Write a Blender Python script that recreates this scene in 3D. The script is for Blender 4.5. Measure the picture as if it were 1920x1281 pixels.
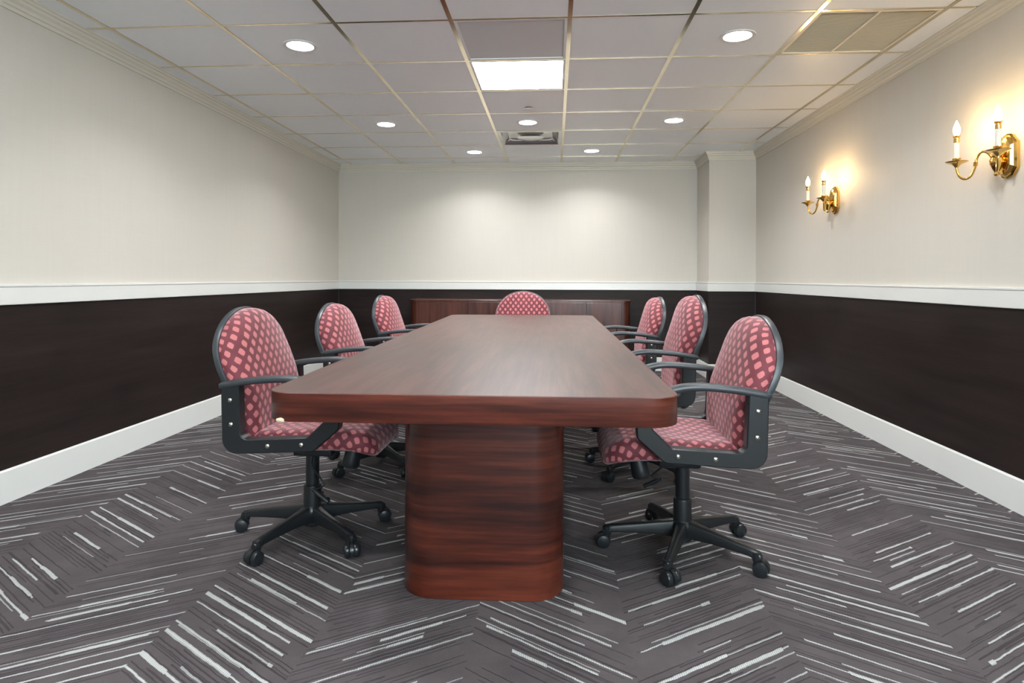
import bpy, bmesh, math, random
from mathutils import Vector, Matrix
random.seed(7)
PI = math.pi
scene = bpy.context.scene
C = scene.collection
for o in list(bpy.data.objects):
    bpy.data.objects.remove(o, do_unlink=True)

# ------------------------------------------------------------------ camera
W_PX, F_PX, HORIZON = 1920.0, 1177.0, 522.0
cam_d = bpy.data.cameras.new('camera')
cam = bpy.data.objects.new('camera', cam_d); C.objects.link(cam)
cam_d.sensor_width = 36.0
cam_d.lens = F_PX / W_PX * 36.0
cam_d.shift_y = -(640.5 - HORIZON) / W_PX
cam_d.clip_start = 0.05
cam.matrix_world = (Matrix.Translation((0, 0, 1.045)) @ Matrix.Rotation(0.0675, 4, 'Z')
                    @ Matrix.Rotation(PI / 2, 4, 'X') @ Matrix.Rotation(0.003, 4, 'Z'))
scene.camera = cam

# ------------------------------------------------------------------ world and exposure
scene.view_settings.view_transform = 'Standard'
scene.view_settings.look = 'None'
scene.view_settings.gamma = 1.0
scene.view_settings.use_curve_mapping = False
scene.view_settings.exposure = 0.85
world = bpy.data.worlds.new('daylight'); scene.world = world
world.use_nodes = True
bgn = world.node_tree.nodes['Background']
bgn.inputs['Color'].default_value = (0.82, 0.92, 1.0, 1)
DAYLIGHT = 28.0
bgn.inputs['Strength'].default_value = DAYLIGHT

DOWNLIGHT_W = 5.8
PANEL_EMIT = 30.0
CANDLE_EMIT = 95.0

# ------------------------------------------------------------------ room dimensions (metres)
XL, XR, Y0, YB, H = -2.53, 2.085, -2.60, 7.215, 2.3685
XC, YC = 1.607, 6.67
BASE_H, RAIL_Z0, RAIL_Z1 = 0.155, 0.915, 1.010
TILE = 0.61
GX = [0.075 + TILE * k for k in range(-4, 4)]          # long ceiling tees
GY = [3.185 + TILE * k for k in range(-9, 7)]          # cross tees
WINDOWS = ((0.10, 0.95), (1.06, 1.91))    # window openings in the wall behind the camera
WZ0, WZ1 = 1.03, 2.24

# ------------------------------------------------------------------ materials
def newmat(name):
    m = bpy.data.materials.new(name); m.use_nodes = True
    nt = m.node_tree
    return m, nt, nt.nodes['Principled BSDF']

def N(nt, t, **kw):
    n = nt.nodes.new(t)
    for k, v in kw.items():
        setattr(n, k, v)
    return n

def setin(nt, sock, v):
    if isinstance(v, bpy.types.NodeSocket):
        nt.links.new(v, sock)
    else:
        sock.default_value = v

def M_(nt, op, a, b=None, c=None, clamp=False):
    n = N(nt, 'ShaderNodeMath', operation=op); n.use_clamp = clamp
    for i, v in enumerate((a, b, c)):
        if v is not None:
            setin(nt, n.inputs[i], v)
    return n.outputs[0]

def mixc(nt, f, a, b, mode='MIX'):
    n = N(nt, 'ShaderNodeMix', data_type='RGBA', blend_type=mode)
    setin(nt, n.inputs[0], f)
    for i, v in ((6, a), (7, b)):
        if isinstance(v, tuple) and len(v) == 3: v = v + (1,)
        setin(nt, n.inputs[i], v)
    return n.outputs[2]

def noise(nt, vec, scale, detail=3, rough=0.5):
    n = N(nt, 'ShaderNodeTexNoise')
    n.inputs['Scale'].default_value = scale
    n.inputs['Detail'].default_value = detail
    n.inputs['Roughness'].default_value = rough
    if vec is not None: nt.links.new(vec, n.inputs['Vector'])
    return n.outputs['Fac']

def mapping(nt, vec, scale):
    n = N(nt, 'ShaderNodeMapping'); n.inputs['Scale'].default_value = scale
    nt.links.new(vec, n.inputs['Vector']); return n.outputs[0]

def bump(nt, b, h, strength, dist=0.01):
    n = N(nt, 'ShaderNodeBump'); n.inputs['Strength'].default_value = strength
    n.inputs['Distance'].default_value = dist
    nt.links.new(h, n.inputs['Height']); nt.links.new(n.outputs[0], b.inputs['Normal'])

def plain(name, col, rough=0.5, metal=0.0, spec=0.5, mottle=0.0, mscale=8.0, bmp=0.0, bscale=200.0):
    m, nt, b = newmat(name)
    b.inputs['Roughness'].default_value = rough
    b.inputs['Metallic'].default_value = metal
    b.inputs['Specular IOR Level'].default_value = spec
    tc = N(nt, 'ShaderNodeTexCoord').outputs['Object']
    f = noise(nt, tc, mscale, 4)
    dark = tuple(c * (1 - mottle) for c in col); lite = tuple(min(1, c * (1 + mottle)) for c in col)
    nt.links.new(mixc(nt, f, dark, lite), b.inputs['Base Color'])
    if bmp:
        bump(nt, b, noise(nt, tc, bscale, 2), bmp, 0.002)
    return m

def emit(name, col, strength):
    m, nt, b = newmat(name)
    b.inputs['Base Color'].default_value = (0.8, 0.8, 0.8, 1)
    b.inputs['Emission Color'].default_value = col + (1,)
    b.inputs['Emission Strength'].default_value = strength
    return m

def wood(name, c_dark, c_mid, c_lite, axis, rough, coat=0.0, scale=1.0):
    """streaky mahogany laminate, grain along the given object axis"""
    m, nt, b = newmat(name)
    tc = N(nt, 'ShaderNodeTexCoord').outputs['Object']
    s = [2.0 * scale if c_ in axis else 24.0 * scale for c_ in 'xyz']
    v = mapping(nt, tc, tuple(s))
    f1 = noise(nt, v, 1.0, 6, 0.62)
    s2 = [3.0 * scale if c_ in axis else 110.0 * scale for c_ in 'xyz']
    f2 = noise(nt, mapping(nt, tc, tuple(s2)), 1.0, 3, 0.6)
    f3 = noise(nt, mapping(nt, tc, tuple(x * 0.22 for x in s)), 1.0, 2, 0.5)
    f = M_(nt, 'ADD', M_(nt, 'MULTIPLY', f1, 0.62), M_(nt, 'ADD', M_(nt, 'MULTIPLY', f2, 0.28), M_(nt, 'MULTIPLY', f3, 0.20)))
    r = N(nt, 'ShaderNodeValToRGB')
    e = r.color_ramp.elements
    e[0].position = 0.43; e[0].color = c_dark + (1,)
    e[1].position = 0.66; e[1].color = c_lite + (1,)
    k = e.new(0.54); k.color = c_mid + (1,)
    nt.links.new(f, r.inputs[0]); nt.links.new(r.outputs[0], b.inputs['Base Color'])
    b.inputs['Roughness'].default_value = rough
    b.inputs['Coat Weight'].default_value = coat
    b.inputs['Coat Roughness'].default_value = 0.12
    bump(nt, b, f2, 0.04, 0.001)
    return m

def fabric_mat():
    m, nt, b = newmat('maroon_diamond_fabric')
    uv = N(nt, 'ShaderNodeTexCoord').outputs['UV']
    sp = N(nt, 'ShaderNodeSeparateXYZ'); nt.links.new(uv, sp.inputs[0])
    u, v = sp.outputs[0], sp.outputs[1]
    wob = M_(nt, 'MULTIPLY', M_(nt, 'SUBTRACT', noise(nt, uv, 60, 2), 0.5), 0.10)
    a = M_(nt, 'ADD', M_(nt, 'DIVIDE', u, 0.047), wob)
    c = M_(nt, 'DIVIDE', v, 0.058)
    s = M_(nt, 'ABSOLUTE', M_(nt, 'SUBTRACT', M_(nt, 'FRACT', M_(nt, 'ADD', a, c)), 0.5))
    t = M_(nt, 'ABSOLUTE', M_(nt, 'SUBTRACT', M_(nt, 'FRACT', M_(nt, 'SUBTRACT', a, c)), 0.5))
    d = M_(nt, 'ADD', M_(nt, 'MULTIPLY', M_(nt, 'MAXIMUM', s, t), 0.8), M_(nt, 'MULTIPLY', M_(nt, 'ADD', s, t), 0.17))
    mr = N(nt, 'ShaderNodeMapRange', interpolation_type='SMOOTHSTEP')
    nt.links.new(d, mr.inputs[0]); mr.inputs[1].default_value = 0.325; mr.inputs[2].default_value = 0.265
    dia = mr.outputs[0]
    weave = noise(nt, mapping(nt, uv, (900, 300, 1)), 1.0, 2)
    big = noise(nt, uv, 9.0, 3)
    ground = mixc(nt, big, (0.070, 0.0085, 0.0150), (0.165, 0.027, 0.038))
    lite = mixc(nt, weave, (0.33, 0.085, 0.092), (0.50, 0.165, 0.165))
    col = mixc(nt, dia, ground, lite)
    nt.links.new(col, b.inputs['Base Color'])
    b.inputs['Roughness'].default_value = 0.75
    b.inputs['Sheen Weight'].default_value = 0.35
    b.inputs['Sheen Roughness'].default_value = 0.4
    b.inputs['Sheen Tint'].default_value = (1.0, 0.75, 0.78, 1)
    bump(nt, b, weave, 0.25, 0.001)
    return m

def carpet_mat():
    m, nt, b = newmat('chevron_carpet')
    tc = N(nt, 'ShaderNodeTexCoord').outputs['Object']
    sp = N(nt, 'ShaderNodeSeparateXYZ'); nt.links.new(tc, sp.inputs[0])
    x, y = sp.outputs[0], sp.outputs[1]
    wcol, slope = 0.4555, 0.66
    s = M_(nt, 'DIVIDE', M_(nt, 'ADD', x, 2.058 + 2 * wcol * 2), wcol)       # column coordinate
    col = M_(nt, 'FLOOR', s)
    fx = M_(nt, 'FRACT', s)
    pp = M_(nt, 'PINGPONG', s, 1.0)
    wav = M_(nt, 'MULTIPLY', M_(nt, 'SUBTRACT', noise(nt, tc, 14.0, 5, 0.7), 0.5), 0.013)
    v = M_(nt, 'ADD', M_(nt, 'ADD', y, M_(nt, 'MULTIPLY', pp, slope * wcol)), wav)

    def wn(a, bb, cc):
        cv = N(nt, 'ShaderNodeCombineXYZ')
        setin(nt, cv.inputs[0], a); setin(nt, cv.inputs[1], bb); setin(nt, cv.inputs[2], cc)
        n = N(nt, 'ShaderNodeTexWhiteNoise', noise_dimensions='3D')
        nt.links.new(cv.outputs[0], n.inputs['Vector'])
        sc = N(nt, 'ShaderNodeSeparateColor'); nt.links.new(n.outputs['Color'], sc.inputs[0])
        return n.outputs['Value'], sc.outputs[0], sc.outputs[1], sc.outputs[2]

    def lines(pitch, off, seed, present, tmin, tmax, soft):
        q = M_(nt, 'DIVIDE', M_(nt, 'ADD', v, off), pitch)
        row = M_(nt, 'FLOOR', q); fr = M_(nt, 'FRACT', q)
        _, r1, r2, r3 = wn(row, col, seed)
        seg = M_(nt, 'FLOOR', M_(nt, 'ADD', M_(nt, 'MULTIPLY', fx, 2.6), r2))   # thickness steps along the line
        _, t1, t2, _ = wn(row, M_(nt, 'ADD', M_(nt, 'MULTIPLY', col, 7.0), seg), seed + 3.3)
        on = M_(nt, 'GREATER_THAN', r1, 1 - present)
        start = M_(nt, 'SUBTRACT', M_(nt, 'MULTIPLY', r2, 0.75), 0.30)
        end = M_(nt, 'SUBTRACT', 1.30, M_(nt, 'MULTIPLY', r3, 0.75))
        on = M_(nt, 'MULTIPLY', on, M_(nt, 'GREATER_THAN', fx, start))
        on = M_(nt, 'MULTIPLY', on, M_(nt, 'LESS_THAN', fx, end))
        th = M_(nt, 'ADD', tmin / pitch / 2, M_(nt, 'MULTIPLY', M_(nt, 'POWER', t1, 1.7), (tmax - tmin) / pitch / 2))
        cen = M_(nt, 'ADD', 0.5, M_(nt, 'MULTIPLY', M_(nt, 'SUBTRACT', r3, 0.5), 0.35))
        dist = M_(nt, 'ABSOLUTE', M_(nt, 'SUBTRACT', fr, cen))
        e = M_(nt, 'DIVIDE', M_(nt, 'SUBTRACT', th, dist), soft / pitch)
        e = M_(nt, 'ADD', e, 0.5, clamp=True)
        return M_(nt, 'MULTIPLY', e, on)

    light1 = lines(0.055, 0.0, 1.7, 0.54, 0.0060, 0.0190, 0.0030)
    light2 = lines(0.090, 0.023, 9.1, 0.45, 0.0035, 0.0080, 0.0025)
    dark1 = lines(0.0165, 0.004, 4.4, 0.70, 0.0030, 0.0065, 0.0030)
    dark2 = lines(0.027, 0.011, 6.2, 0.45, 0.0030, 0.0080, 0.0040)
    light = M_(nt, 'MAXIMUM', light1, M_(nt, 'MULTIPLY', light2, 0.75))
    rib = M_(nt, 'ADD', 0.80, M_(nt, 'MULTIPLY', M_(nt, 'SINE', M_(nt, 'MULTIPLY', x, 2 * PI / 0.0062)), 0.20))
    light = M_(nt, 'MULTIPLY', light, rib)
    blot = noise(nt, tc, 7.0, 4, 0.6)
    fuzz = noise(nt, tc, 420.0, 2, 0.7)
    base = mixc(nt, blot, (0.052, 0.0445, 0.047), (0.128, 0.110, 0.114))
    base = mixc(nt, M_(nt, 'MULTIPLY', fuzz, 0.5), base, (0.042, 0.037, 0.039))
    dk = M_(nt, 'MULTIPLY', M_(nt, 'MAXIMUM', dark1, dark2), 0.70)
    base = mixc(nt, dk, base, (0.028, 0.024, 0.027))
    base = mixc(nt, light, base, (0.45, 0.465, 0.455))
    nt.links.new(base, b.inputs['Base Color'])
    b.inputs['Roughness'].default_value = 0.95
    b.inputs['Specular IOR Level'].default_value = 0.15
    hgt = M_(nt, 'SUBTRACT', M_(nt, 'ADD', M_(nt, 'MULTIPLY', fuzz, 0.5), M_(nt, 'MULTIPLY', light, 0.5)), dk)
    bump(nt, b, hgt, 0.5, 0.004)
    return m

def wainscot_mat():
    m, nt, b = newmat('dark_brown_laminate')
    tc = N(nt, 'ShaderNodeTexCoord').outputs['Object']
    f1 = noise(nt, mapping(nt, tc, (0.9, 0.9, 16)), 1.0, 5, 0.6)
    f2 = noise(nt, mapping(nt, tc, (3, 3, 160)), 1.0, 3, 0.6)
    f3 = noise(nt, tc, 2.0, 4, 0.6)
    f = M_(nt, 'ADD', M_(nt, 'MULTIPLY', f1, 0.5), M_(nt, 'ADD', M_(nt, 'MULTIPLY', f2, 0.25), M_(nt, 'MULTIPLY', f3, 0.25)))
    r = N(nt, 'ShaderNodeValToRGB'); e = r.color_ramp.elements
    e[0].position = 0.35; e[0].color = (0.0125, 0.0085, 0.0080, 1)
    e[1].position = 0.68; e[1].color = (0.030, 0.0205, 0.0190, 1)
    nt.links.new(f, r.inputs[0]); nt.links.new(r.outputs[0], b.inputs['Base Color'])
    b.inputs['Specular IOR Level'].default_value = 0.15
    rr = M_(nt, 'ADD', 0.36, M_(nt, 'MULTIPLY', f3, 0.16))
    nt.links.new(rr, b.inputs['Roughness'])
    return m

def wallpaper_mat():
    m, nt, b = newmat('beige_wall_covering')
    tc = N(nt, 'ShaderNodeTexCoord').outputs['Object']
    f1 = noise(nt, mapping(nt, tc, (40, 40, 2.2)), 1.0, 3, 0.6)
    f2 = noise(nt, mapping(nt, tc, (3, 3, 220)), 1.0, 3, 0.6)
    f = M_(nt, 'ADD', M_(nt, 'MULTIPLY', f1, 0.5), M_(nt, 'MULTIPLY', f2, 0.5))
    nt.links.new(mixc(nt, f, (0.580, 0.545, 0.485), (0.638, 0.604, 0.540)), b.inputs['Base Color'])
    b.inputs['Roughness'].default_value = 0.6
    b.inputs['Specular IOR Level'].default_value = 0.3
    bump(nt, b, f, 0.06, 0.001)
    return m

MT = {}
MT['wall'] = wallpaper_mat()
MT['wainscot'] = wainscot_mat()
MT['carpet'] = carpet_mat()
MT['fabric'] = fabric_mat()
MT['trim'] = plain('white_trim_paint', (0.70, 0.70, 0.67), 0.35, mottle=0.02)
MT['crown'] = plain('cream_crown_paint', (0.66, 0.62, 0.53), 0.45, mottle=0.02)
MT['tile'] = plain('white_ceiling_tile', (0.89, 0.92, 0.955), 0.38, spec=0.5, mottle=0.015, mscale=30, bmp=0.05, bscale=300)
MT['plenum'] = plain('dark_plenum', (0.01, 0.01, 0.01), 0.9)
MT['tee'] = plain('polished_brass_tee', (0.86, 0.76, 0.56), 0.13, 1.0, mottle=0.04)
MT['brass'] = plain('polished_brass', (0.80, 0.52, 0.16), 0.14, 1.0, mottle=0.06, mscale=20)
MT['plastic'] = plain('black_plastic', (0.0095, 0.0112, 0.0128), 0.36, mottle=0.15, mscale=40, bmp=0.05, bscale=900)
MT['rim'] = plain('dark_grey_plastic', (0.028, 0.033, 0.038), 0.38, mottle=0.1, mscale=40)
MT['wheel'] = plain('black_wheel_plastic', (0.012, 0.0145, 0.017), 0.28, mottle=0.1)
MT['steel'] = plain('bolt_steel', (0.62, 0.60, 0.54), 0.22, 1.0)
MT['tabletop'] = wood('mahogany_tabletop', (0.036, 0.0125, 0.0100), (0.058, 0.0210, 0.0160), (0.090, 0.036, 0.028), 'y', 0.40, 0.0)
MT['tableedge'] = wood('mahogany_edge', (0.026, 0.0045, 0.0025), (0.060, 0.0115, 0.0060), (0.105, 0.023, 0.0115), 'xy', 0.34, 0.12, 1.2)
MT['pedestal'] = wood('mahogany_pedestal', (0.020, 0.0033, 0.0018), (0.058, 0.0102, 0.0050), (0.115, 0.0225, 0.0100), 'xy', 0.32, 0.12, 0.8)
MT['credenza'] = wood('mahogany_credenza', (0.030, 0.0065, 0.0038), (0.060, 0.0145, 0.0080), (0.090, 0.024, 0.0135), 'z', 0.32, 0.25)
MT['chip'] = plain('bare_particle_board', (0.46, 0.38, 0.27), 0.9, mottle=0.2, mscale=300)
MT['candle'] = plain('white_candle_sleeve', (0.78, 0.74, 0.66), 0.45, mottle=0.02)
MT['bulb'] = emit('warm_candle_bulb', (1.0, 0.68, 0.33), CANDLE_EMIT)
MT['panel_on'] = emit('lit_diffuser', (0.97, 0.985, 1.0), PANEL_EMIT)
MT['panel_off'] = plain('unlit_diffuser', (0.60, 0.60, 0.62), 0.35, mottle=0.02)
MT['lens'] = emit('lit_downlight_lens', (1.0, 0.985, 0.96), 30.0)
MT['white_metal'] = plain('white_metal', (0.80, 0.80, 0.80), 0.35)
MT['silver'] = plain('polished_silver_metal', (0.62, 0.62, 0.62), 0.20, 1.0, mottle=0.25, mscale=9)
MT['grille'] = plain('cream_grille_metal', (0.82, 0.75, 0.60), 0.4, mottle=0.02)
MT['grille_back'] = plain('tan_grille_backing', (0.62, 0.54, 0.40), 0.8)  # even light tan sheet behind the louvres
MT['glass'], _nt, _b = newmat('clear_window_glass')
_t = N(_nt, 'ShaderNodeBsdfTransparent'); _t.inputs[0].default_value = (0.95, 0.98, 0.97, 1)
_g = N(_nt, 'ShaderNodeBsdfGlossy'); _g.inputs['Roughness'].default_value = 0.02
_m = N(_nt, 'ShaderNodeMixShader'); _m.inputs[0].default_value = 0.06
_nt.links.new(_t.outputs[0], _m.inputs[1]); _nt.links.new(_g.outputs[0], _m.inputs[2])
_nt.links.new(_m.outputs[0], _nt.nodes['Material Output'].inputs['Surface']); _nt.nodes.remove(_b)

# ------------------------------------------------------------------ mesh helpers
def link(name, bm, mat, parent=None, smooth=False, sharp=0.6):
    bmesh.ops.recalc_face_normals(bm, faces=bm.faces)
    me = bpy.data.meshes.new(name)
    bm.to_mesh(me); bm.free()
    mats = mat if isinstance(mat, (list, tuple)) else [mat]
    for mm in mats:
        me.materials.append(MT[mm])
    if smooth:
        for p in me.polygons: p.use_smooth = True
        me.set_sharp_from_angle(angle=sharp)
    o = bpy.data.objects.new(name, me); C.objects.link(o)
    if parent is not None: o.parent = parent
    return o

def tag(o, label=None, cat=None, group=None, kind=None):
    if label: o['label'] = label
    if cat: o['category'] = cat
    if group: o['group'] = group
    if kind: o['kind'] = kind
    return o

def empty(name, loc=(0, 0, 0), rz=0.0):
    o = bpy.data.objects.new(name, None); C.objects.link(o)
    o.empty_display_size = 0.1
    o.location = loc; o.rotation_euler = (0, 0, rz)
    return o

def copy_tree(o, parent=None):
    c = o.copy(); C.objects.link(c); c.parent = parent
    for ch in list(o.children):
        copy_tree(ch, c)
    return c

def box(bm, x0, x1, y0, y1, z0, z1, mat=0, bev=0.0, seg=2):
    vs = [bm.verts.new(p) for p in ((x0, y0, z0), (x1, y0, z0), (x1, y1, z0), (x0, y1, z0),
                                    (x0, y0, z1), (x1, y0, z1), (x1, y1, z1), (x0, y1, z1))]
    fs = []
    for idx in ((0, 3, 2, 1), (4, 5, 6, 7), (0, 1, 5, 4), (1, 2, 6, 5), (2, 3, 7, 6), (3, 0, 4, 7)):
        f = bm.faces.new([vs[i] for i in idx]); f.material_index = mat; fs.append(f)
    if bev > 0:
        es = list({e for f in fs for e in f.edges})
        bmesh.ops.bevel(bm, geom=es, offset=bev, segments=seg, affect='EDGES', profile=0.5)

def rings_mesh(bm, rings, closed=True, cap0=True, cap1=True, mat=0):
    vr = [[bm.verts.new(p) for p in r] for r in rings]
    n = len(vr[0])
    for a, b2 in zip(vr[:-1], vr[1:]):
        for i in range(n if closed else n - 1):
            j = (i + 1) % n
            f = bm.faces.new((a[i], a[j], b2[j], b2[i])); f.material_index = mat
    if cap0: f = bm.faces.new(list(reversed(vr[0]))); f.material_index = mat
    if cap1: f = bm.faces.new(vr[-1]); f.material_index = mat
    return vr

def lathe(bm, prof, cen=(0, 0, 0), seg=24, axis='z', mat=0, mtx=None):
    rings = []
    for r, h in prof:
        ring = []
        for k in range(seg):
            a = 2 * PI * k / seg
            p = Vector((r * math.cos(a), r * math.sin(a), h))
            if axis == 'x': p = Vector((p.z, p.x, p.y))
            if axis == 'y': p = Vector((p.x, p.z, p.y))
            if mtx is not None: p = mtx @ p
            ring.append(p + Vector(cen))
        rings.append(ring)
    rings_mesh(bm, rings, mat=mat)

def tube(bm, pts, rad, seg=10, mat=0):
    pts = [Vector(p) for p in pts]
    rads = rad if isinstance(rad, (list, tuple)) else [rad] * len(pts)
    rings = []; ref = None
    for i, p in enumerate(pts):
        t = (pts[min(i + 1, len(pts) - 1)] - pts[max(i - 1, 0)]).normalized()
        if ref is None:
            ref = Vector((0, 0, 1)) if abs(t.z) < 0.9 else Vector((1, 0, 0))
        u = (ref - t * ref.dot(t)).normalized(); w = t.cross(u); ref = u
        rings.append([p + (u * math.cos(2 * PI * k / seg) + w * math.sin(2 * PI * k / seg)) * rads[i] for k in range(seg)])
    rings_mesh(bm, rings, mat=mat)

def catmull(pts, n=6):
    pts = [Vector(p) for p in pts]; out = []
    for i in range(len(pts) - 1):
        p0 = pts[max(i - 1, 0)]; p1 = pts[i]; p2 = pts[i + 1]; p3 = pts[min(i + 2, len(pts) - 1)]
        for k in range(n):
            t = k / n
            out.append(0.5 * ((2 * p1) + (p2 - p0) * t + (2 * p0 - 5 * p1 + 4 * p2 - p3) * t * t + (3 * p1 - p0 - 3 * p2 + p3) * t ** 3))
    out.append(pts[-1]); return out

def fillet(poly, radii, n=6):
    """2-D polygon with rounded corners"""
    out = []; m = len(poly)
    for i, p in enumerate(poly):
        r = radii[i] if isinstance(radii, (list, tuple)) else radii
        p = Vector(p); a = Vector(poly[i - 1]) - p; b = Vector(poly[(i + 1) % m]) - p
        if r <= 0: out.append(p); continue
        ang = a.angle(b); d = min(r / math.tan(ang / 2), a.length * 0.49, b.length * 0.49)
        rr = d * math.tan(ang / 2)
        cen = p + (a.normalized() + b.normalized()).normalized() * (rr / math.sin(ang / 2))
        s = p + a.normalized() * d - cen; e = p + b.normalized() * d - cen
        a0 = math.atan2(s.y, s.x); a1 = math.atan2(e.y, e.x)
        while a1 - a0 > PI: a1 -= 2 * PI
        while a1 - a0 < -PI: a1 += 2 * PI
        for k in range(n + 1):
            t = a0 + (a1 - a0) * k / n
            out.append(cen + Vector((math.cos(t), math.sin(t))) * rr)
    return out

def structure(o):
    o['kind'] = 'structure'; return o

# ------------------------------------------------------------------ floor and walls
bm = bmesh.new(); box(bm, XL - 0.1, XR + 0.1, Y0 - 0.1, YB + 0.1, -0.05, 0.0)
structure(link('floor', bm, 'carpet'))

def wall(name, boxes):
    bm = bmesh.new()
    for b_ in boxes: box(bm, *b_)
    return structure(link(name, bm, 'wall'))

HT = H + 0.12
w_left = wall('wall_left', [(XL - 0.1, XL, Y0 - 0.1, YB + 0.1, 0, HT)])
w_right = wall('wall_right', [(XR, XR + 0.1, Y0 - 0.1, YB + 0.1, 0, HT)])
w_back = wall('wall_back', [(XL, XR, YB, YB + 0.1, 0, HT)])
w_col = wall('wall_column', [(XC, XR, YC, YB, 0, HT)])
fb = [(XL, XR, Y0 - 0.1, Y0, 0, WZ0), (XL, XR, Y0 - 0.1, Y0, WZ1, HT)]
edges_x = [XL] + [e for w_ in WINDOWS for e in w_] + [XR]
for k in range(0, len(edges_x), 2): fb.append((edges_x[k], edges_x[k + 1], Y0 - 0.1, Y0, WZ0, WZ1))
w_front = wall('wall_front', fb)

def panel(parent, x0, x1, y0, y1):
    bm = bmesh.new(); box(bm, x0, x1, y0, y1, BASE_H - 0.02, RAIL_Z0 + 0.02)
    return link('wainscot_panel', bm, 'wainscot', parent)
T = 0.004
panel(w_left, XL, XL + T, Y0, YB); panel(w_right, XR - T, XR, Y0, YC)
panel(w_back, XL, XC, YB - T, YB)
panel(w_col, XC - T, XC, YC, YB); panel(w_col, XC - T, XR, YC - T, YC)
panel(w_front, XL, XR, Y0, Y0 + T)
# thin vertical corner strips between wainscot panels
for par, cx, cy in ((w_back, XL + 0.006, YB - 0.006), (w_right, XR - 0.006, YC - 0.006), (w_back, XC - 0.006, YB - 0.006)):
    bm = bmesh.new(); box(bm, cx - 0.003, cx + 0.003, cy - 0.003, cy + 0.003, BASE_H, RAIL_Z0)
    link('corner_strip', bm, 'rim', par)

PATH = [Vector(p) for p in ((XL, Y0), (XL, YB), (XC, YB), (XC, YC), (XR, YC), (XR, Y0))]
SIDES = ['left', 'back', 'column_side', 'column_front', 'right', 'front']
def seg_normal(a, b):
    d = (b - a).normalized(); return Vector((d.y, -d.x))
segs = []
for i in range(6):
    a, b = PATH[i], PATH[(i + 1) % 6]
    n = seg_normal(a, b)
    n0 = seg_normal(PATH[i - 1], a); n1 = seg_normal(b, PATH[(i + 2) % 6])
    segs.append((SIDES[i], a, b, n, n + n0, n + n1))
def strip(name, prof, a, b, ma, mb, mat):
    bm = bmesh.new()
    ra = [Vector((a.x + ma.x * d, a.y + ma.y * d, z)) for d, z in prof]
    rb = [Vector((b.x + mb.x * d, b.y + mb.y * d, z)) for d, z in prof]
    rings_mesh(bm, [ra, rb])
    return structure(link(name, bm, mat))
crown = [(0, H - 0.085), (0.008, H - 0.085), (0.009, H - 0.068), (0.015, H - 0.064), (0.017, H - 0.050), (0.027, H - 0.038),
         (0.029, H - 0.026), (0.037, H - 0.022), (0.039, H - 0.010), (0.045, H - 0.007), (0.045, H + 0.002), (0, H + 0.002)]
rail = [(0, RAIL_Z0), (0.016, RAIL_Z0), (0.018, RAIL_Z0 + 0.003), (0.018, RAIL_Z1 - 0.014), (0.022, RAIL_Z1 - 0.010),
        (0.022, RAIL_Z1 - 0.002), (0.019, RAIL_Z1), (0, RAIL_Z1)]
base = [(0, 0), (0.013, 0), (0.013, BASE_H - 0.008), (0.008, BASE_H), (0, BASE_H)]
tn = 0
for side, a, b, n, ma, mb in segs:
    tn += 1
    strip('trim_%d' % tn, crown, a, b, ma, mb, 'crown')
for side, a, b, n, ma, mb in segs:
    parts = [(a, b, ma, mb)]
    for k, (p, q, m0, m1) in enumerate(parts):
        tn += 1
        strip('trim_%d' % tn, rail, p, q, m0, m1, 'trim')
        strip('baseboard_' + side, base, p, q, m0, m1, 'trim')

# windows behind the camera: frame, mullion and panes, daylight comes in through them
for k, (xa, xb) in enumerate(WINDOWS):
    bm = bmesh.new(); mx_ = (xa + xb) / 2; fw = 0.035
    for b_ in ((xa, xa + fw, WZ0, WZ1), (xb - fw, xb, WZ0, WZ1), (xa + fw, xb - fw, WZ0, WZ0 + fw), (xa + fw, xb - fw, WZ1 - fw, WZ1), (mx_ - 0.018, mx_ + 0.018, WZ0 + fw, WZ1 - fw)):
        box(bm, b_[0], b_[1], Y0 - 0.08, Y0 - 0.02, b_[2], b_[3])
    win = structure(link('window_%d' % (k + 1), bm, 'trim'))
    for pa, pb in ((xa + fw, mx_ - 0.018), (mx_ + 0.018, xb - fw)):
        bm = bmesh.new(); box(bm, pa, pb, Y0 - 0.053, Y0 - 0.047, WZ0 + fw, WZ1 - fw)
        link('pane', bm, 'glass', win)
    pd = bpy.data.lights.new('window_portal', 'AREA'); pd.shape = 'RECTANGLE'
    pd.size = xb - xa; pd.size_y = WZ1 - WZ0; pd.cycles.is_portal = True
    po = bpy.data.objects.new('window_portal', pd); C.objects.link(po)
    po.location = (mx_, Y0 - 0.10, (WZ0 + WZ1) / 2); po.rotation_euler = (-PI / 2, 0, PI)

# ------------------------------------------------------------------ ceiling: tiles hung in a brass grid
bm = bmesh.new(); box(bm, XL - 0.1, XR + 0.1, Y0 - 0.1, YB + 0.1, H + 0.10, H + 0.12)
ceiling = structure(link('ceiling', bm, 'plenum'))
P = 0.045
xs = [XL + P - 0.004] + GX + [XR - P + 0.004]
ys = [Y0 + P - 0.004] + [g for g in GY if Y0 + 0.2 < g < YB - 0.1] + [YB - P + 0.004]
def cell(cx, cy):
    i = max(k for k in range(len(xs)) if xs[k] <= cx); j = max(k for k in range(len(ys)) if ys[k] <= cy)
    return i, j
SPECIAL = {}
for nm, cx, cy in (('panel_off', -0.23, 3.49), ('panel_on', -0.23, 4.10), ('vent', -0.23, 5.93), ('grille', 1.60, 3.49),
                   ('panel_on2', -0.23, 0.44), ('panel_off2', -0.23, 1.05)):
    SPECIAL[cell(cx, cy)] = nm
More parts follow.
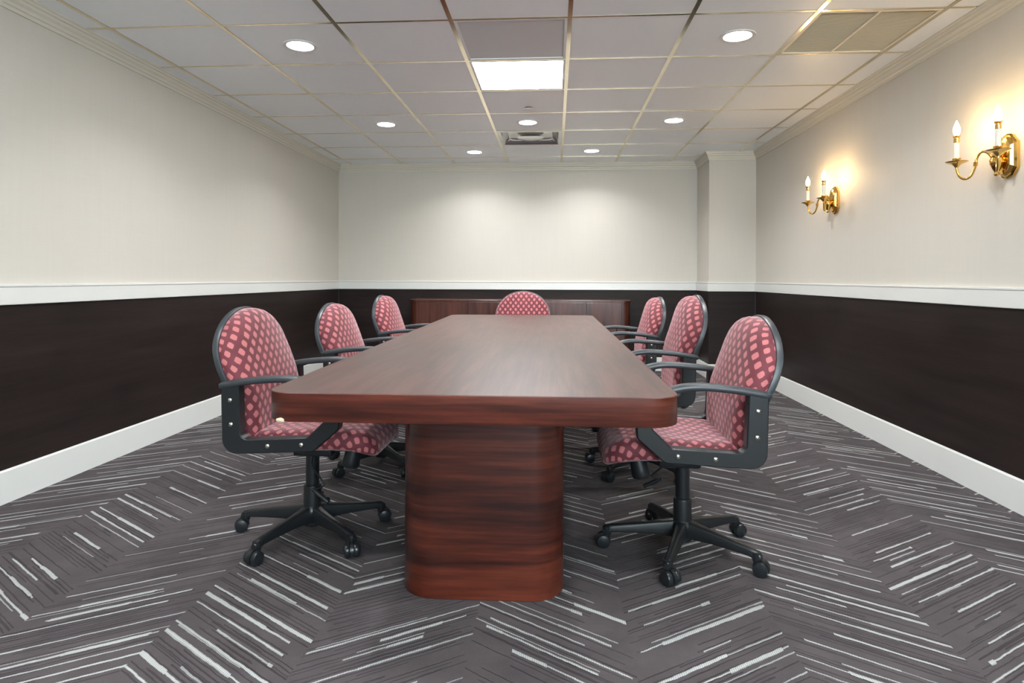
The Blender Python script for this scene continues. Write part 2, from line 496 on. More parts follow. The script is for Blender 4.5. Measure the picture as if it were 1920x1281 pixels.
DL = [(-1.45, 3.49), (-1.45, 5.32), (-0.84, 6.54), (-0.23, 5.32), (0.38, 6.54), (0.99, 5.32), (0.99, 3.49), (-1.45, 1.66), (0.99, 1.66), (-1.45, -0.17), (0.99, -0.17), (-1.45, -2.0), (0.99, -2.0)]
DCELL = {cell(*p) for p in DL}
G = 0.009
R_HOLE = 0.083
tile_meshes = {}
for i in range(len(xs) - 1):
    for j in range(len(ys) - 1):
        if (i, j) in SPECIAL: continue
        x0, x1, y0, y1 = xs[i], xs[i + 1], ys[j], ys[j + 1]
        gx0 = G if i > 0 else 0; gx1 = G if i < len(xs) - 2 else 0
        gy0 = G if j > 0 else 0; gy1 = G if j < len(ys) - 2 else 0
        if x0 > XC - 0.05 and y0 > YC - 0.06: continue
        if y0 < YC < y1 and x1 > XC:            # the column cuts these tiles
            cuts = []
            if x0 < XC: cuts = [(x0, XC - P + 0.004, y0, y1, gx0, 0, gy0, gy1), (XC - P + 0.004, x1, y0, YC - P + 0.004, 0, gx1, gy0, 0)]
            else: cuts = [(x0, x1, y0, YC - P + 0.004, gx0, gx1, gy0, 0)]
        elif x0 < XC < x1 and y0 >= YC:
            cuts = [(x0, XC - P + 0.004, y0, y1, gx0, 0, gy0, gy1)]
        else:
            cuts = [(x0, x1, y0, y1, gx0, gx1, gy0, gy1)]
        hole = (i, j) in DCELL
        if len(cuts) == 1:
            c_ = cuts[0]; lx = c_[1] - c_[5] - c_[0] - c_[4]; ly = c_[3] - c_[7] - c_[2] - c_[6]
            key = (round(lx, 3), round(ly, 3), hole)
            ox, oy = c_[0] + c_[4] + lx / 2, c_[2] + c_[6] + ly / 2
        else:
            key = None; ox = oy = 0.0
        if key in tile_meshes:
            o = bpy.data.objects.new('ceiling_tile', tile_meshes[key]); C.objects.link(o); o.parent = ceiling
        else:
            bm = bmesh.new()
            for c_ in cuts:
                ax, bx = c_[0] + c_[4] - ox, c_[1] - c_[5] - ox; ay, by = c_[2] + c_[6] - oy, c_[3] - c_[7] - oy
                if hole:
                    n = 32; outer = []
                    for k in range(n):
                        a = 2 * PI * (k + 0.5) / n; cx_, sy_ = math.cos(a), math.sin(a)
                        t = min((bx if cx_ > 0 else ax) / cx_ if abs(cx_) > 1e-6 else 9, (by if sy_ > 0 else ay) / sy_ if abs(sy_) > 1e-6 else 9)
                        outer.append((cx_ * t, sy_ * t))
                    for cxs in ((ax, ay), (bx, ay), (bx, by), (ax, by)):
                        kk = min(range(n), key=lambda q: (outer[q][0] - cxs[0]) ** 2 + (outer[q][1] - cxs[1]) ** 2); outer[kk] = cxs
                    inner = [(R_HOLE * math.cos(2 * PI * (k + 0.5) / n), R_HOLE * math.sin(2 * PI * (k + 0.5) / n)) for k in range(n)]
                    loops = [[Vector((p[0], p[1], z)) for p in lp] for lp, z in ((inner, H), (outer, H), (outer, H + 0.014), (inner, H + 0.014))]
                    vr = rings_mesh(bm, loops, cap0=False, cap1=False)
                    for k in range(n):
                        q = (k + 1) % n; bm.faces.new((vr[3][k], vr[3][q], vr[0][q], vr[0][k]))
                else:
                    box(bm, ax, bx, ay, by, H, H + 0.014)
            o = link('ceiling_tile', bm, 'tile', ceiling)
            if key: tile_meshes[key] = o.data
        o.location = (ox, oy, 0)
TW, TZ = 0.012, 0.0025
for g in GX:
    y1 = YB - P - 0.012 if g < XC - 0.05 else YC - P - 0.012
    bm = bmesh.new(); box(bm, g - TW, g + TW, Y0 + P + 0.012, y1, H - TZ, H - 0.0003, bev=0.0008, seg=1)
    link('brass_tee', bm, 'tee', ceiling)
for g in ys[1:-1]:
    for i in range(len(xs) - 1):
        x0 = xs[i] + (TW if i else 0.016); x1 = xs[i + 1] - (TW if i < len(xs) - 2 else 0.016)
        if g > YC - 0.06:
            if x0 > XC - 0.06: continue
            x1 = min(x1, XC - P - 0.012)
        bm = bmesh.new(); box(bm, x0, x1, g - 0.008, g + 0.008, H - TZ, H - 0.0003)
        link('brass_cross_tee', bm, 'tee', ceiling)

# ------------------------------------------------------------------ recessed downlights
DL_LABEL = ['lit recessed downlight on the side without sconces, level with the unlit ceiling panel',
            'lit recessed downlight on the side without sconces, in the row before the air vent',
            'lit recessed downlight by the far wall, on the vent side away from sconces',
            'lit recessed downlight between the sprinkler cap and the silver air vent',
            'lit recessed downlight by the far wall, on the sconce side of the air vent',
            'lit recessed downlight on the sconce side, in the row before the air vent',
            'lit recessed downlight in the tile beside the cream return grille',
            'lit recessed downlight over the plain wall, in front of the table end',
            'lit recessed downlight over the sconce wall, in front of the table end',
            'lit recessed downlight midway to the windows, plain wall side',
            'lit recessed downlight midway to the windows, sconce wall side',
            'lit recessed downlight next to the windows, plain wall side',
            'lit recessed downlight next to the windows, sconce wall side']
for k, (x, y) in enumerate(DL):
    t = tag(empty('recessed_downlight', (x, y, H)), DL_LABEL[k], 'ceiling light', 'recessed downlights in the ceiling')
    bm = bmesh.new()
    prof = [(0.082, -0.0005), (0.094, -0.0005), (0.094, -0.004), (0.082, -0.006), (0.074, -0.004), (0.070, 0.022), (0.082, 0.022)]
    n = 32
    vr = rings_mesh(bm, [[Vector((r * math.cos(2 * PI * q / n), r * math.sin(2 * PI * q / n), z)) for q in range(n)] for r, z in prof], cap0=False, cap1=False)
    for q in range(n): bm.faces.new((vr[-1][q], vr[-1][(q + 1) % n], vr[0][(q + 1) % n], vr[0][q]))
    link('trim_ring', bm, 'white_metal', t, True)
    bm = bmesh.new(); lathe(bm, [(0.0695, 0.0), (0.0695, 0.006)], seg=32)
    l = link('lens', bm, 'lens', t); l.location = (0, 0, 0.004)
    ld = bpy.data.lights.new('downlight_beam', 'AREA'); ld.shape = 'DISK'; ld.size = 0.13
    ld.energy = DOWNLIGHT_W; ld.color = (0.97, 0.985, 1.0); ld.spread = math.radians(135)
    lo = bpy.data.objects.new('downlight_beam', ld); C.objects.link(lo); lo.parent = t; lo.location = (0, 0, 0.002)

# ------------------------------------------------------------------ light panels, vent, grille, sprinkler
def light_panel(cx, cy, lit, label):
    t = tag(empty('ceiling_light_panel', (cx, cy, H)), label, 'ceiling light', 'square ceiling light panels')
    h = TILE / 2 - 0.0125
    bm = bmesh.new(); w = 0.014
    for b_ in ((-h, h, -h, -h + w), (-h, h, h - w, h), (-h, -h + w, -h + w, h - w), (h - w, h, -h + w, h - w)):
        box(bm, b_[0], b_[1], b_[2], b_[3], -0.002, 0.03)
    link('frame', bm, 'white_metal', t)
    bm = bmesh.new(); box(bm, -h + w, h - w, -h + w, h - w, 0.004, 0.012)
    link('diffuser', bm, 'panel_on' if lit else 'panel_off', t)
light_panel(-0.23, 3.49, False, 'unlit grey square ceiling light panel beside the glowing one')
light_panel(-0.23, 4.10, True, 'glowing white square ceiling light panel over the table')
light_panel(-0.23, 0.44, True, 'glowing white square ceiling light panel toward the windows')
light_panel(-0.23, 1.05, False, 'unlit grey square ceiling light panel toward the windows')

t = tag(empty('air_vent', (-0.23, 5.93, H)), 'polished silver square air diffuser set in the ceiling', 'air vent')
h = TILE / 2 - 0.0125
def sq(hw, z, r=0.0):
    return [Vector((p.x, p.y, z)) for p in fillet([(-hw, -hw), (hw, -hw), (hw, hw), (-hw, hw)], max(r, 0.002), 5)]
bm = bmesh.new(); rings_mesh(bm, [sq(h, -0.001), sq(h, -0.003), sq(h - 0.03, -0.004), sq(h - 0.05, 0.02), sq(h - 0.11, 0.055, 0.05), sq(h - 0.13, 0.06, 0.06)], cap0=False, cap1=True)
link('flange', bm, 'silver', t, True, 0.5)
bm = bmesh.new(); rings_mesh(bm, [sq(h - 0.085, 0.030, 0.05), sq(h - 0.085, 0.026, 0.05), sq(h - 0.125, 0.040, 0.08), sq(h - 0.15, 0.045, 0.07)])
link('middle_cone', bm, 'silver', t, True, 0.5)
bm = bmesh.new(); lathe(bm, [(0.115, 0.012), (0.125, 0.006), (0.118, 0.001), (0.07, -0.006), (0.01, -0.008)], seg=36)
link('centre_plaque', bm, 'silver', t, True, 0.5)

t = tag(empty('return_grille', (1.60, 3.49, H)), 'cream louvred return air grille in two halves on ceiling', 'air vent')
bm = bmesh.new(); w = 0.014
for b_ in ((-h, h, -h, -h + w), (-h, h, h - w, h), (-h, -h + w, -h + w, h - w), (h - w, h, -h + w, h - w), (-0.006, 0.006, -h + w, h - w)):
    box(bm, b_[0], b_[1], b_[2], b_[3], -0.003, 0.03)
link('frame', bm, 'grille', t)
bm = bmesh.new(); box(bm, -h + w, h - w, -h + w, h - w, 0.022, 0.028); link('backing', bm, 'grille_back', t)
for xa, xb in ((-h + w, -0.008), (0.010, h - w - 0.004)):
    bm = bmesh.new(); n = 46; step = (2 * (h - w)) / n
    for k in range(n):
        y = -h + w + (k + 0.5) * step
        vs = [Vector((xx, y + dy, z)) for xx in (xa, xb) for dy, z in ((-0.0050, 0.001), (-0.0044, 0.000), (0.0050, 0.008), (0.0044, 0.009))]
        q = [bm.verts.new(v_) for v_ in vs]
        for f in ((0, 1, 5, 4), (1, 2, 6, 5), (2, 3, 7, 6), (3, 0, 4, 7), (3, 2, 1, 0), (4, 5, 6, 7)): bm.faces.new([q[i] for i in f])
    tag(link('louvres', bm, 'grille', t), kind='stuff')

t = tag(empty('sprinkler_cap', (-0.205, 4.87, H)), 'small round white sprinkler cap on ceiling near lit panel', 'sprinkler')
bm = bmesh.new(); lathe(bm, [(0.030, 0.002), (0.030, -0.008)], seg=24); link('stem_ring', bm, 'plenum', t)
bm = bmesh.new(); lathe(bm, [(0.042, -0.008), (0.043, -0.010), (0.040, -0.012), (0.01, -0.013)], seg=28); link('cover_plate', bm, 'white_metal', t, True)

# ------------------------------------------------------------------ conference table
table = tag(empty('conference_table', (-0.24, 3.42, 0)), 'long mahogany laminate conference table with thick edge and rounded corners', 'table')
TOP_Z, TH = 0.740, 0.077
outline = [(-0.777, 1.617), (0.328, 1.622), (0.316, 5.245), (-0.856, 5.225)]
tx, ty_ = -0.24, 3.42
outl = fillet([(x - tx, y - ty_) for x, y in outline], 0.085, 10)
def inset(pts, d):
    n = len(pts); out = []
    for i in range(n):
        a = pts[i - 1]; b_ = pts[(i + 1) % n]; tt = (b_ - a).normalized()
        out.append(pts[i] + Vector((-tt.y, tt.x)) * d)
    return out
bm = bmesh.new()
rings_mesh(bm, [[Vector((p.x, p.y, z)) for p in inset(outl, dd)] for dd, z in ((0.003, TOP_Z - TH), (0.003, TOP_Z - 0.001), (0.0045, TOP_Z))])
link('tabletop', bm, 'tabletop', table)
bm = bmesh.new()
lp = [[Vector((p.x, p.y, z)) for p in inset(outl, dd)] for dd, z in ((0.003, TOP_Z - TH + 0.0005), (0.001, TOP_Z - TH + 0.0005), (0, TOP_Z - TH + 0.002), (0, TOP_Z - 0.002), (0.0012, TOP_Z - 0.0006), (0.003, TOP_Z - 0.0006))]
rings_mesh(bm, lp, cap0=False, cap1=False)
tag(link('edge_band', bm, 'tableedge', table, True, 0.7), 'dark red wood-grain edge band')
for py in (2.02, 4.28):
    bm = bmesh.new()
    o2 = fillet([(-0.508, 0.0), (0.034, 0.005), (0.030, 0.56), (-0.512, 0.555)], 0.115, 10)
    rings_mesh(bm, [[Vector((p.x - tx, p.y + py - ty_, z)) for p in inset(o2, dd)] for dd, z in ((0.002, 0.0), (0, 0.002), (0, TOP_Z - TH - 0.002))])
    link('pedestal', bm, 'pedestal', table, True, 0.7)
# chips of bare board along the lower edge
for cx, cy, rx in ((-0.724, 1.6235, 0.013),):
    bm = bmesh.new()
    bmesh.ops.create_icosphere(bm, subdivisions=2, radius=1.0)
    for v_ in bm.verts:
        s_ = 1 + 0.18 * math.sin(v_.co.x * 5) * math.cos(v_.co.y * 4)
        v_.co = Vector((v_.co.x * rx * s_ + cx - tx, v_.co.y * 0.007 + cy - ty_, v_.co.z * 0.007 * s_ + TOP_Z - TH + 0.003))
    tag(link('edge_chip', bm, 'chip', table, True), 'pale chip of bare board on lower edge')

# ------------------------------------------------------------------ credenza against the far wall
cred = tag(empty('credenza', (-0.38, 6.96, 0)), 'long low mahogany credenza with rounded ends against the far wall', 'credenza')
cx0, cx1, cf, cb, ch = -1.582, 0.822, 6.735, 7.19, 0.812
o3 = fillet([(cx0 + 0.38, cf - 6.96), (cx1 + 0.38, cf - 6.96), (cx1 + 0.38, cb - 6.96), (cx0 + 0.38, cb - 6.96)], [0.09, 0.09, 0.001, 0.001], 10)
bm = bmesh.new(); rings_mesh(bm, [[Vector((p.x, p.y, z)) for p in inset(o3, 0.012)] for z in (0.0, ch - 0.02)])
link('body', bm, 'credenza', cred, True, 0.7)
bm = bmesh.new(); rings_mesh(bm, [[Vector((p.x, p.y, z)) for p in inset(o3, dd)] for dd, z in ((0.0, ch - 0.022), (0.0, ch - 0.003), (0.003, ch))])
link('top', bm, 'credenza', cred, True, 0.5)
doors = [-1.468, -0.932, -0.295, 0.342, 0.712]
for a, b_ in zip(doors[:-1], doors[1:]):
    bm = bmesh.new(); box(bm, a + 0.38 + 0.0025, b_ + 0.38 - 0.0025, cf - 6.96 - 0.006, cf - 6.96 + 0.012, 0.09, ch - 0.026, bev=0.001, seg=1)
    d_ = link('door', bm, 'credenza', cred)
    bm = bmesh.new(); xx = b_ + 0.38 - 0.05; tube(bm, [(xx, cf - 6.96 - 0.006, 0.44), (xx, cf - 6.96 - 0.025, 0.45), (xx, cf - 6.96 - 0.025, 0.53), (xx, cf - 6.96 - 0.006, 0.54)], 0.004)
    link('handle', bm, 'brass', d_, True)

# ------------------------------------------------------------------ office chairs (local +X is the way the chair faces)
def uv_pillow(name, outline2d, rings, place, mat, parent, offs=(0, 0), nsub=5):
    """cushion: outline2d is a closed 2-D loop; rings = (inset, depth, arc) from the back edge to the flat; place(p2, depth)->3-D.
    UVs unroll the side so the pattern wraps round the edge."""
    bm = bmesh.new(); uvl = bm.loops.layers.uv.new('UVMap')
    n = len(outline2d); vr = []; uvs = {}
    flat = inset(outline2d, rings[-1][0])
    nrm = [(outline2d[i] - flat[i]) for i in range(n)]
    nrm = [v_.normalized() if v_.length > 1e-6 else Vector((0, 0)) for v_ in nrm]
    for ins, dep, arc in rings:
        ring = inset(outline2d, ins); row = []
        for i, p in enumerate(ring):
            v_ = bm.verts.new(place(p, dep)); uvs[v_] = flat[i] + nrm[i] * arc; row.append(v_)
        vr.append(row)
    cen = sum((p for p in flat), Vector((0, 0))) / n
    dep = rings[-1][1]
    for k in range(1, nsub):
        f = 1 - k / nsub; row = []
        for p in flat:
            q = cen + (p - cen) * f; v_ = bm.verts.new(place(q, dep)); uvs[v_] = q; row.append(v_)
        vr.append(row)
    vc = bm.verts.new(place(cen, dep)); uvs[vc] = cen
    for a, b_ in zip(vr[:-1], vr[1:]):
        for i in range(n):
            j = (i + 1) % n; bm.faces.new((a[i], a[j], b_[j], b_[i]))
    for i in range(n): bm.faces.new((vr[-1][i], vr[-1][(i + 1) % n], vc))
    bm.faces.new(list(reversed(vr[0])))
    for f in bm.faces:
        for lo in f.loops:
            q = uvs[lo.vert]; lo[uvl].uv = (q.x + offs[0], q.y + offs[1])
    return link(name, bm, mat, parent, True, 1.2)

TILT = math.tan(math.radians(2.6))
def spine(z):
    """front surface of the backrest at its centre line"""
    key = [(0.34, -0.118), (0.42, -0.138), (0.50, -0.140), (0.58, -0.141), (0.66, -0.150), (0.74, -0.168), (0.82, -0.192), (0.90, -0.218), (0.98, -0.247)]
    for (z0, x0), (z1, x1) in zip(key[:-1], key[1:]):
        if z <= z1: return x0 + (x1 - x0) * (z - z0) / (z1 - z0)
    return key[-1][1]

def back_outline(scale=0.0):
    pts = []
    for k in range(33):                                            # rounded arch top, from +y to -y
        a = PI * k / 32
        pts.append(Vector((0.245 * math.cos(a), 0.695 + 0.225 * math.sin(a) ** 0.95)))
    low = [(-0.243, 0.655), (-0.238, 0.61), (-0.230, 0.56), (-0.221, 0.51), (-0.213, 0.46), (-0.206, 0.42), (-0.19, 0.39), (-0.15, 0.372), (-0.07, 0.365)]
    pts += [Vector(p) for p in low] + [Vector((0.0, 0.364))] + [Vector((-x, z)) for x, z in reversed(low)]
    return pts

def make_chair(back_dz):
    root = empty('office_chair')
    # --- seat
    so = fillet([(-0.165, -0.222), (0.14, -0.243), (0.318, -0.225), (0.318, 0.225), (0.14, 0.243), (-0.165, 0.222)], [0.06, 0.2, 0.10, 0.10, 0.2, 0.06], 7)
    so = so if sum(so[i - 1].cross(so[i]) for i in range(len(so))) > 0 else so[::-1]
    def splace(p, d):
        x = p.x; z = 0.397 + d + (x - 0.0) * TILT
        if x > 0.17: z -= ((x - 0.17) / 0.148) ** 2 * 0.052
        z += 0.008 * (abs(p.y) / 0.24) ** 2 - 0.006 * math.exp(-(x / 0.12) ** 2) * (1 if d > 0.06 else 0)
        return Vector((x, p.y, z))
    uv_pillow('seat', so, [(0.034, -0.008, 0.135), (0.010, 0.000, 0.112), (0.0, 0.014, 0.092), (0.0, 0.040, 0.066), (0.006, 0.056, 0.048), (0.018, 0.066, 0.033), (0.034, 0.071, 0.016), (0.055, 0.073, 0.0)],
              splace, 'fabric', root)
    bm = bmesh.new()
    rings_mesh(bm, [[Vector((p.x, p.y, z + p.x * TILT * (1 if p.x < .2 else .2))) for p in inset(so, dd)] for dd, z in ((0.11, 0.383), (0.080, 0.386), (0.060, 0.398))])
    link('seat_pan', bm, 'plastic', root, True)
    # --- backrest cushion and shell
    bo = back_outline()
    bo = bo if sum(bo[i - 1].cross(bo[i]) for i in range(len(bo))) > 0 else bo[::-1]
    def bplace(p, d):
        z = p.y
        k = min(1, max(0, (z - 0.49) / 0.31)); k = k * k * (3 - 2 * k)
        x = spine(z) - 0.070 + d + (0.014 - 0.056 * k) * (p.x / 0.245) ** 2 + 0.010 * k
        zz = z + back_dz * min(1, max(0, (z - 0.42) / 0.25))
        return Vector((x, p.x, zz))
    cushion = uv_pillow('backrest', bo, [(0.010, -0.004, 0.098), (0.0, 0.004, 0.088), (0.0, 0.030, 0.062), (0.004, 0.046, 0.045), (0.014, 0.059, 0.029), (0.028, 0.067, 0.014), (0.044, 0.070, 0.0)],
                        bplace, 'fabric', root, (0.013, 0.02))
    bm = bmesh.new()
    rr = [[bplace(p, dep) for p in inset(bo, ins)] for ins, dep in ((0.012, 0.004), (-0.005, 0.006), (-0.007, 0.000), (-0.005, -0.016), (0.004, -0.024), (0.03, -0.030), (0.09, -0.036))]
    rings_mesh(bm, rr, cap0=True, cap1=True)
    link('back_shell', bm, 'rim', cushion, True, 0.8)
    # --- arm loops
    lo_o = fillet([(-0.226, 0.650), (-0.222, 0.402), (0.118, 0.418), (0.212, 0.500), (0.214, 0.535), (0.170, 0.636)], [0.001, 0.055, 0.03, 0.02, 0.03, 0.001], 6)
    lo_i = fillet([(-0.160, 0.660), (-0.152, 0.457), (0.096, 0.470), (0.160, 0.532), (0.160, 0.550), (0.126, 0.650)], [0.001, 0.028, 0.02, 0.012, 0.012, 0.001], 6)
    for s in (-1, 1):
        bm = bmesh.new()
        ya, yb = 0.252 * s, 0.298 * s
        bev = 0.004
        secs = []
        for po, pi_ in zip(lo_o, lo_i):
            dv = (pi_ - po).normalized() * bev
            q = [(po, ya + bev * s), (po + dv, ya), (pi_ - dv, ya), (pi_, ya + bev * s), (pi_, yb - bev * s), (pi_ - dv, yb), (po + dv, yb), (po, yb - bev * s)]
            secs.append([Vector((p.x, y, p.y)) for p, y in q])
        rings_mesh(bm, secs)
        arm = link('arm_frame', bm, 'plastic', root, True, 0.7)
        # arm pad: curved bar over the loop
        path = catmull([(-0.238, 0, 0.648), (-0.20, 0, 0.656), (-0.12, 0, 0.668), (-0.02, 0, 0.676), (0.05, 0, 0.673), (0.11, 0, 0.658), (0.165, 0, 0.636)], 4)
        bm = bmesh.new(); rings = []
        for i, p in enumerate(path):
            tg = (path[min(i + 1, len(path) - 1)] - path[max(i - 1, 0)]).normalized(); up = Vector((-tg.z, 0, tg.x))
            e = min(1, 0.35 + min(i, len(path) - 1 - i) * 0.28)
            hw, hh = 0.026 * e ** 0.5, 0.012 * e ** 0.5
            sec = fillet([(-hw, -hh), (hw, -hh), (hw, hh), (-hw, hh)], hh * 0.8, 3)
            rings.append([p + Vector((0, q.x + 0.275 * s, 0)) + up * q.y for q in sec])
        rings_mesh(bm, rings)
        link('arm_pad', bm, 'rim', arm, True, 0.8)
        for bx, bz in ((-0.190, 0.600), (-0.187, 0.512), (-0.05, 0.436), (0.075, 0.443)):
            bm = bmesh.new(); lathe(bm, [(0.0085, -0.002), (0.008, 0.003), (0.005, 0.0055), (0.001, 0.006)], seg=12, axis='y', mtx=Matrix.Scale(s, 4, (0, 1, 0)), cen=(bx, yb, bz))
            link('bolt', bm, 'steel', arm, True)
    # --- mechanism, knob, lever
    bm = bmesh.new(); box(bm, -0.06, 0.10, -0.06, 0.06, 0.330, 0.392, bev=0.012)
    box(bm, 0.09, 0.20, -0.03, 0.03, 0.345, 0.385, bev=0.008)
    for s in (-1, 1): box(bm, -0.05 if s < 0 else 0.04, -0.01 if s < 0 else 0.08, -0.262, 0.262, 0.404, 0.416)
    mech = link('tilt_mechanism', bm, 'plastic', root, True, 0.5)
    bm = bmesh.new(); mx = Matrix.Rotation(math.radians(14), 4, 'Y')
    prof = [(0.012, 0.066), (0.030, 0.062), (0.032, 0.050), (0.034, 0.02), (0.037, -0.004), (0.035, -0.010), (0.012, -0.012)]
    lathe(bm, [(r, z - 0.03) for r, z in prof], seg=20, mtx=mx, cen=(0.165, 0.0, 0.322))
    link('tension_knob', bm, 'plastic', mech, True, 0.6)
    bm = bmesh.new()
    tube(bm, [(0.02, -0.05, 0.335), (0.035, -0.10, 0.31), (0.10, -0.13, 0.245), (0.085, -0.135, 0.235), (0.06, -0.14, 0.228)], 0.004, 8)
    tube(bm, [(0.055, -0.14, 0.231), (0.085, -0.15, 0.213), (0.125, -0.16, 0.190)], [0.006, 0.009, 0.008], 10)
    link('height_lever', bm, 'plastic', mech, True)
    # --- column
    bm = bmesh.new(); lathe(bm, [(0.0265, 0.19), (0.0265, 0.326), (0.036, 0.328), (0.036, 0.340)], seg=24)
    link('gas_column', bm, 'plastic', root, True, 0.6)
    bm = bmesh.new(); lathe(bm, [(0.034, 0.085), (0.0345, 0.195), (0.033, 0.203), (0.026, 0.206)], seg=24)
    link('column_sleeve', bm, 'plastic', root, True, 0.6)
    # --- star base
    hub = bmesh.new(); lathe(hub, [(0.030, 0.040), (0.036, 0.046), (0.040, 0.075), (0.046, 0.095), (0.044, 0.112), (0.036, 0.122)], seg=24)
    hubo = link('base_hub', hub, 'plastic', root, True, 0.6)
    bm = bmesh.new(); rings = []
    for x, zt, hgt, w in ((0.022, 0.122, 0.062, 0.056), (0.060, 0.117, 0.056, 0.046), (0.12, 0.108, 0.044, 0.038), (0.20, 0.097, 0.034, 0.033), (0.265, 0.089, 0.028, 0.031), (0.292, 0.083, 0.030, 0.031), (0.304, 0.074, 0.020, 0.022)):
        sec = fillet([(-w / 2, zt - hgt), (w / 2, zt - hgt), (w / 2 * 0.80, zt), (-w / 2 * 0.80, zt)], [0.003, 0.003, 0.010, 0.010], 3)
        rings.append([Vector((x, p.x, p.y)) for p in sec])
    rings_mesh(bm, rings)
    lathe(bm, [(0.0155, 0.050), (0.0165, 0.056), (0.0165, 0.080)], cen=(0.286, 0, 0), seg=14)
    leg0 = link('base_leg', bm, 'plastic', root, True, 0.6)
    # caster: forked hood with twin wheels, swivel axis at its origin
    bm = bmesh.new()
    lathe(bm, [(0.0055, 0.034), (0.0055, 0.062)], seg=10)
    hood = []
    for k in range(9):
        a = math.radians(-25 + 205 * k / 8)
        hood.append((0.016 + 0.029 * math.cos(a), 0.026 + 0.029 * math.sin(a)))
    rings_mesh(bm, [[Vector((x, -0.0065, z)) for x, z in hood], [Vector((x, 0.0065, z)) for x, z in hood]])
    lathe(bm, [(0.012, 0.040), (0.0145, 0.050), (0.0145, 0.058)], seg=12)
    cas0 = link('caster', bm, 'plastic', root, True, 0.6)
    for s in (-1, 1):
        bm = bmesh.new()
        lathe(bm, [(0.018, 0.007), (0.0245, 0.008), (0.0260, 0.011), (0.0260, 0.022), (0.0235, 0.027), (0.014, 0.0295), (0.002, 0.0305)], seg=22, axis='y', mtx=Matrix.Scale(s, 4, (0, 1, 0)), cen=(0.016, 0, 0.026))
        link('wheel', bm, 'wheel', cas0, True, 0.7)
    return root, leg0, cas0

def build_chair(x, y, rot, base_deg, swivels, dz, label):
    root, leg0, cas0 = make_chair(dz)
    root.location = (x, y, 0); root.rotation_euler = (0, 0, rot)
    for k in range(5):
        a = math.radians(base_deg + 72 * k) - rot
        l = leg0 if k == 0 else leg0.copy()
        c = cas0 if k == 0 else None
        if k:
            C.objects.link(l); l.parent = root
            c = copy_tree(cas0, root)
        l.rotation_euler = (0, 0, a)
        c.location = (0.286 * math.cos(a), 0.286 * math.sin(a), 0)
        c.rotation_euler = (0, 0, math.radians(swivels[k]) - rot)
    tag(root, label, 'chair', 'maroon office chairs around the table')
    return root

CH = 'maroon diamond-patterned office chair '
build_chair(-0.982, 2.500, 0.0, 33, [20, 75, 200, 250, 290], 0.0, CH + 'opposite the sconces, farthest from the credenza')
build_chair(-0.972, 3.480, 0.0, 24, [40, 100, 160, 230, 300], -0.022, CH + 'opposite the sconces, middle of three')
build_chair(-0.994, 4.600, 0.0, 10, [0, 80, 170, 260, 330], -0.008, CH + 'opposite the sconces, nearest the credenza')
build_chair(-0.285, 5.440, -PI / 2, 50, [30, 80, 170, 210, 300], 0.004, CH + 'at the table head in front of the credenza')
build_chair(0.494, 2.455, PI, 33, [20, 60, 180, 300, 330], -0.018, CH + 'on the sconce side, farthest from the credenza')
build_chair(0.482, 3.480, PI, 12, [0, 70, 190, 220, 330], 0.032, CH + 'on the sconce side, middle of three')
build_chair(0.462, 4.560, PI, 20, [0, 100, 160, 230, 300], -0.010, CH + 'on the sconce side, nearest the credenza')

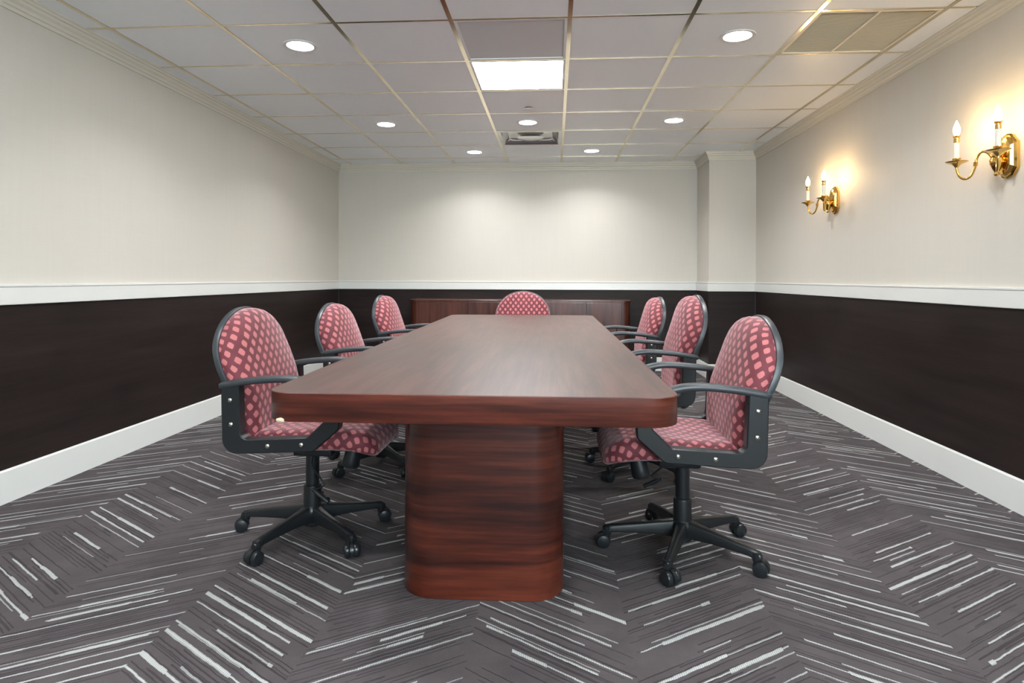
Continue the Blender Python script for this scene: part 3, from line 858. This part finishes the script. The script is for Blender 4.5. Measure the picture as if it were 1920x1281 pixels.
# ------------------------------------------------------------------ brass wall sconces
def make_sconce():
    root = empty('wall_sconce')       # local -X points into the room, wall plane at x = 0
    bm = bmesh.new()
    def plate(hw, hh, sh, x):
        pts = [(-hw, -hh + sh), (-hw * 0.55, -hh + sh * 0.25), (0, -hh), (hw * 0.55, -hh + sh * 0.25), (hw, -hh + sh), (hw, hh - sh), (hw * 0.62, hh - sh * 0.45)]
        for k in range(1, 6):
            a = PI * k / 6; pts.append((hw * 0.62 * math.cos(a), hh - sh * 0.45 + sh * 0.45 * math.sin(a)))
        pts += [(-hw * 0.62, hh - sh * 0.45), (-hw, hh - sh)]
        return [Vector((x, p[0], p[1])) for p in pts]
    rings_mesh(bm, [plate(0.062, 0.104, 0.045, 0.0), plate(0.062, 0.104, 0.045, -0.012), plate(0.054, 0.096, 0.042, -0.018), plate(0.050, 0.090, 0.040, -0.018),
                    plate(0.044, 0.082, 0.037, -0.030), plate(0.032, 0.066, 0.030, -0.034)])
    link('back_plate', bm, 'brass', root)
    bm = bmesh.new()
    lathe(bm, [(0.006, -0.080), (0.012, -0.072), (0.008, -0.062), (0.018, -0.045), (0.027, -0.022), (0.029, -0.006), (0.022, 0.004), (0.026, 0.010), (0.018, 0.020), (0.009, 0.032), (0.012, 0.040), (0.003, 0.048)], cen=(-0.058, 0, -0.01), seg=20)
    lathe(bm, [(0.016, 0.0), (0.016, 0.03)], cen=(-0.060, 0, -0.015), seg=14, axis='x')
    link('urn_boss', bm, 'brass', root, True, 0.8)
    for s in (-1, 1):
        d = Vector((-0.085, 0.142 * s, 0)); st = Vector((-0.062, 0, 0.0))
        pts = [(0.10, 0.002), (0.22, 0.026), (0.36, 0.030), (0.47, 0.006), (0.52, -0.035), (0.62, -0.074), (0.78, -0.086), (0.93, -0.068), (0.995, -0.034), (1.0, -0.008)]
        path = catmull([st + d * u + Vector((0, 0, z)) for u, z in pts], 5)
        bm = bmesh.new(); tube(bm, path, 0.0058, 10)
        k = st + d * 0.505 + Vector((0, 0, -0.022))
        lathe(bm, [(0.006, -0.010), (0.010, -0.007), (0.008, -0.003), (0.011, 0.0), (0.008, 0.003), (0.010, 0.007), (0.006, 0.010)], cen=k, seg=12)
        arm = link('arm', bm, 'brass', root, True, 0.9)
        cup = st + d + Vector((0, 0, -0.012))
        bm = bmesh.new()
        lathe(bm, [(0.006, -0.014), (0.012, -0.006), (0.020, 0.002), (0.036, 0.008), (0.047, 0.013), (0.048, 0.015), (0.035, 0.012), (0.016, 0.009), (0.016, 0.022), (0.019, 0.026), (0.019, 0.030), (0.012, 0.031)], cen=cup, seg=24)
        link('drip_cup', bm, 'brass', arm, True, 0.8)
        bm = bmesh.new(); lathe(bm, [(0.0115, 0.029), (0.0115, 0.112)], cen=cup, seg=18)
        link('candle_sleeve', bm, 'candle', arm, True, 0.6)
        bm = bmesh.new(); lathe(bm, [(0.0122, 0.106), (0.0128, 0.108), (0.0128, 0.128), (0.010, 0.130), (0.016, 0.134), (0.017, 0.139), (0.012, 0.142)], cen=cup, seg=18)
        link('socket_collar', bm, 'brass', arm, True, 0.6)
        bm = bmesh.new(); lathe(bm, [(0.006, 0.143), (0.011, 0.148), (0.0155, 0.160), (0.0150, 0.174), (0.0105, 0.189), (0.005, 0.203), (0.001, 0.214)], cen=cup, seg=16)
        link('flame_bulb', bm, 'bulb', arm, True, 1.5)
    return root
s1 = make_sconce()
s2 = copy_tree(s1)
s1.location = (XR, 3.030, 1.612); s2.location = (XR, 4.815, 1.630)
tag(s1, 'brass wall sconce with two lit candle bulbs, farther from corner column', 'wall lamp', 'brass candle sconces')
tag(s2, 'brass wall sconce with two lit candle bulbs, nearer to corner column', 'wall lamp', 'brass candle sconces')
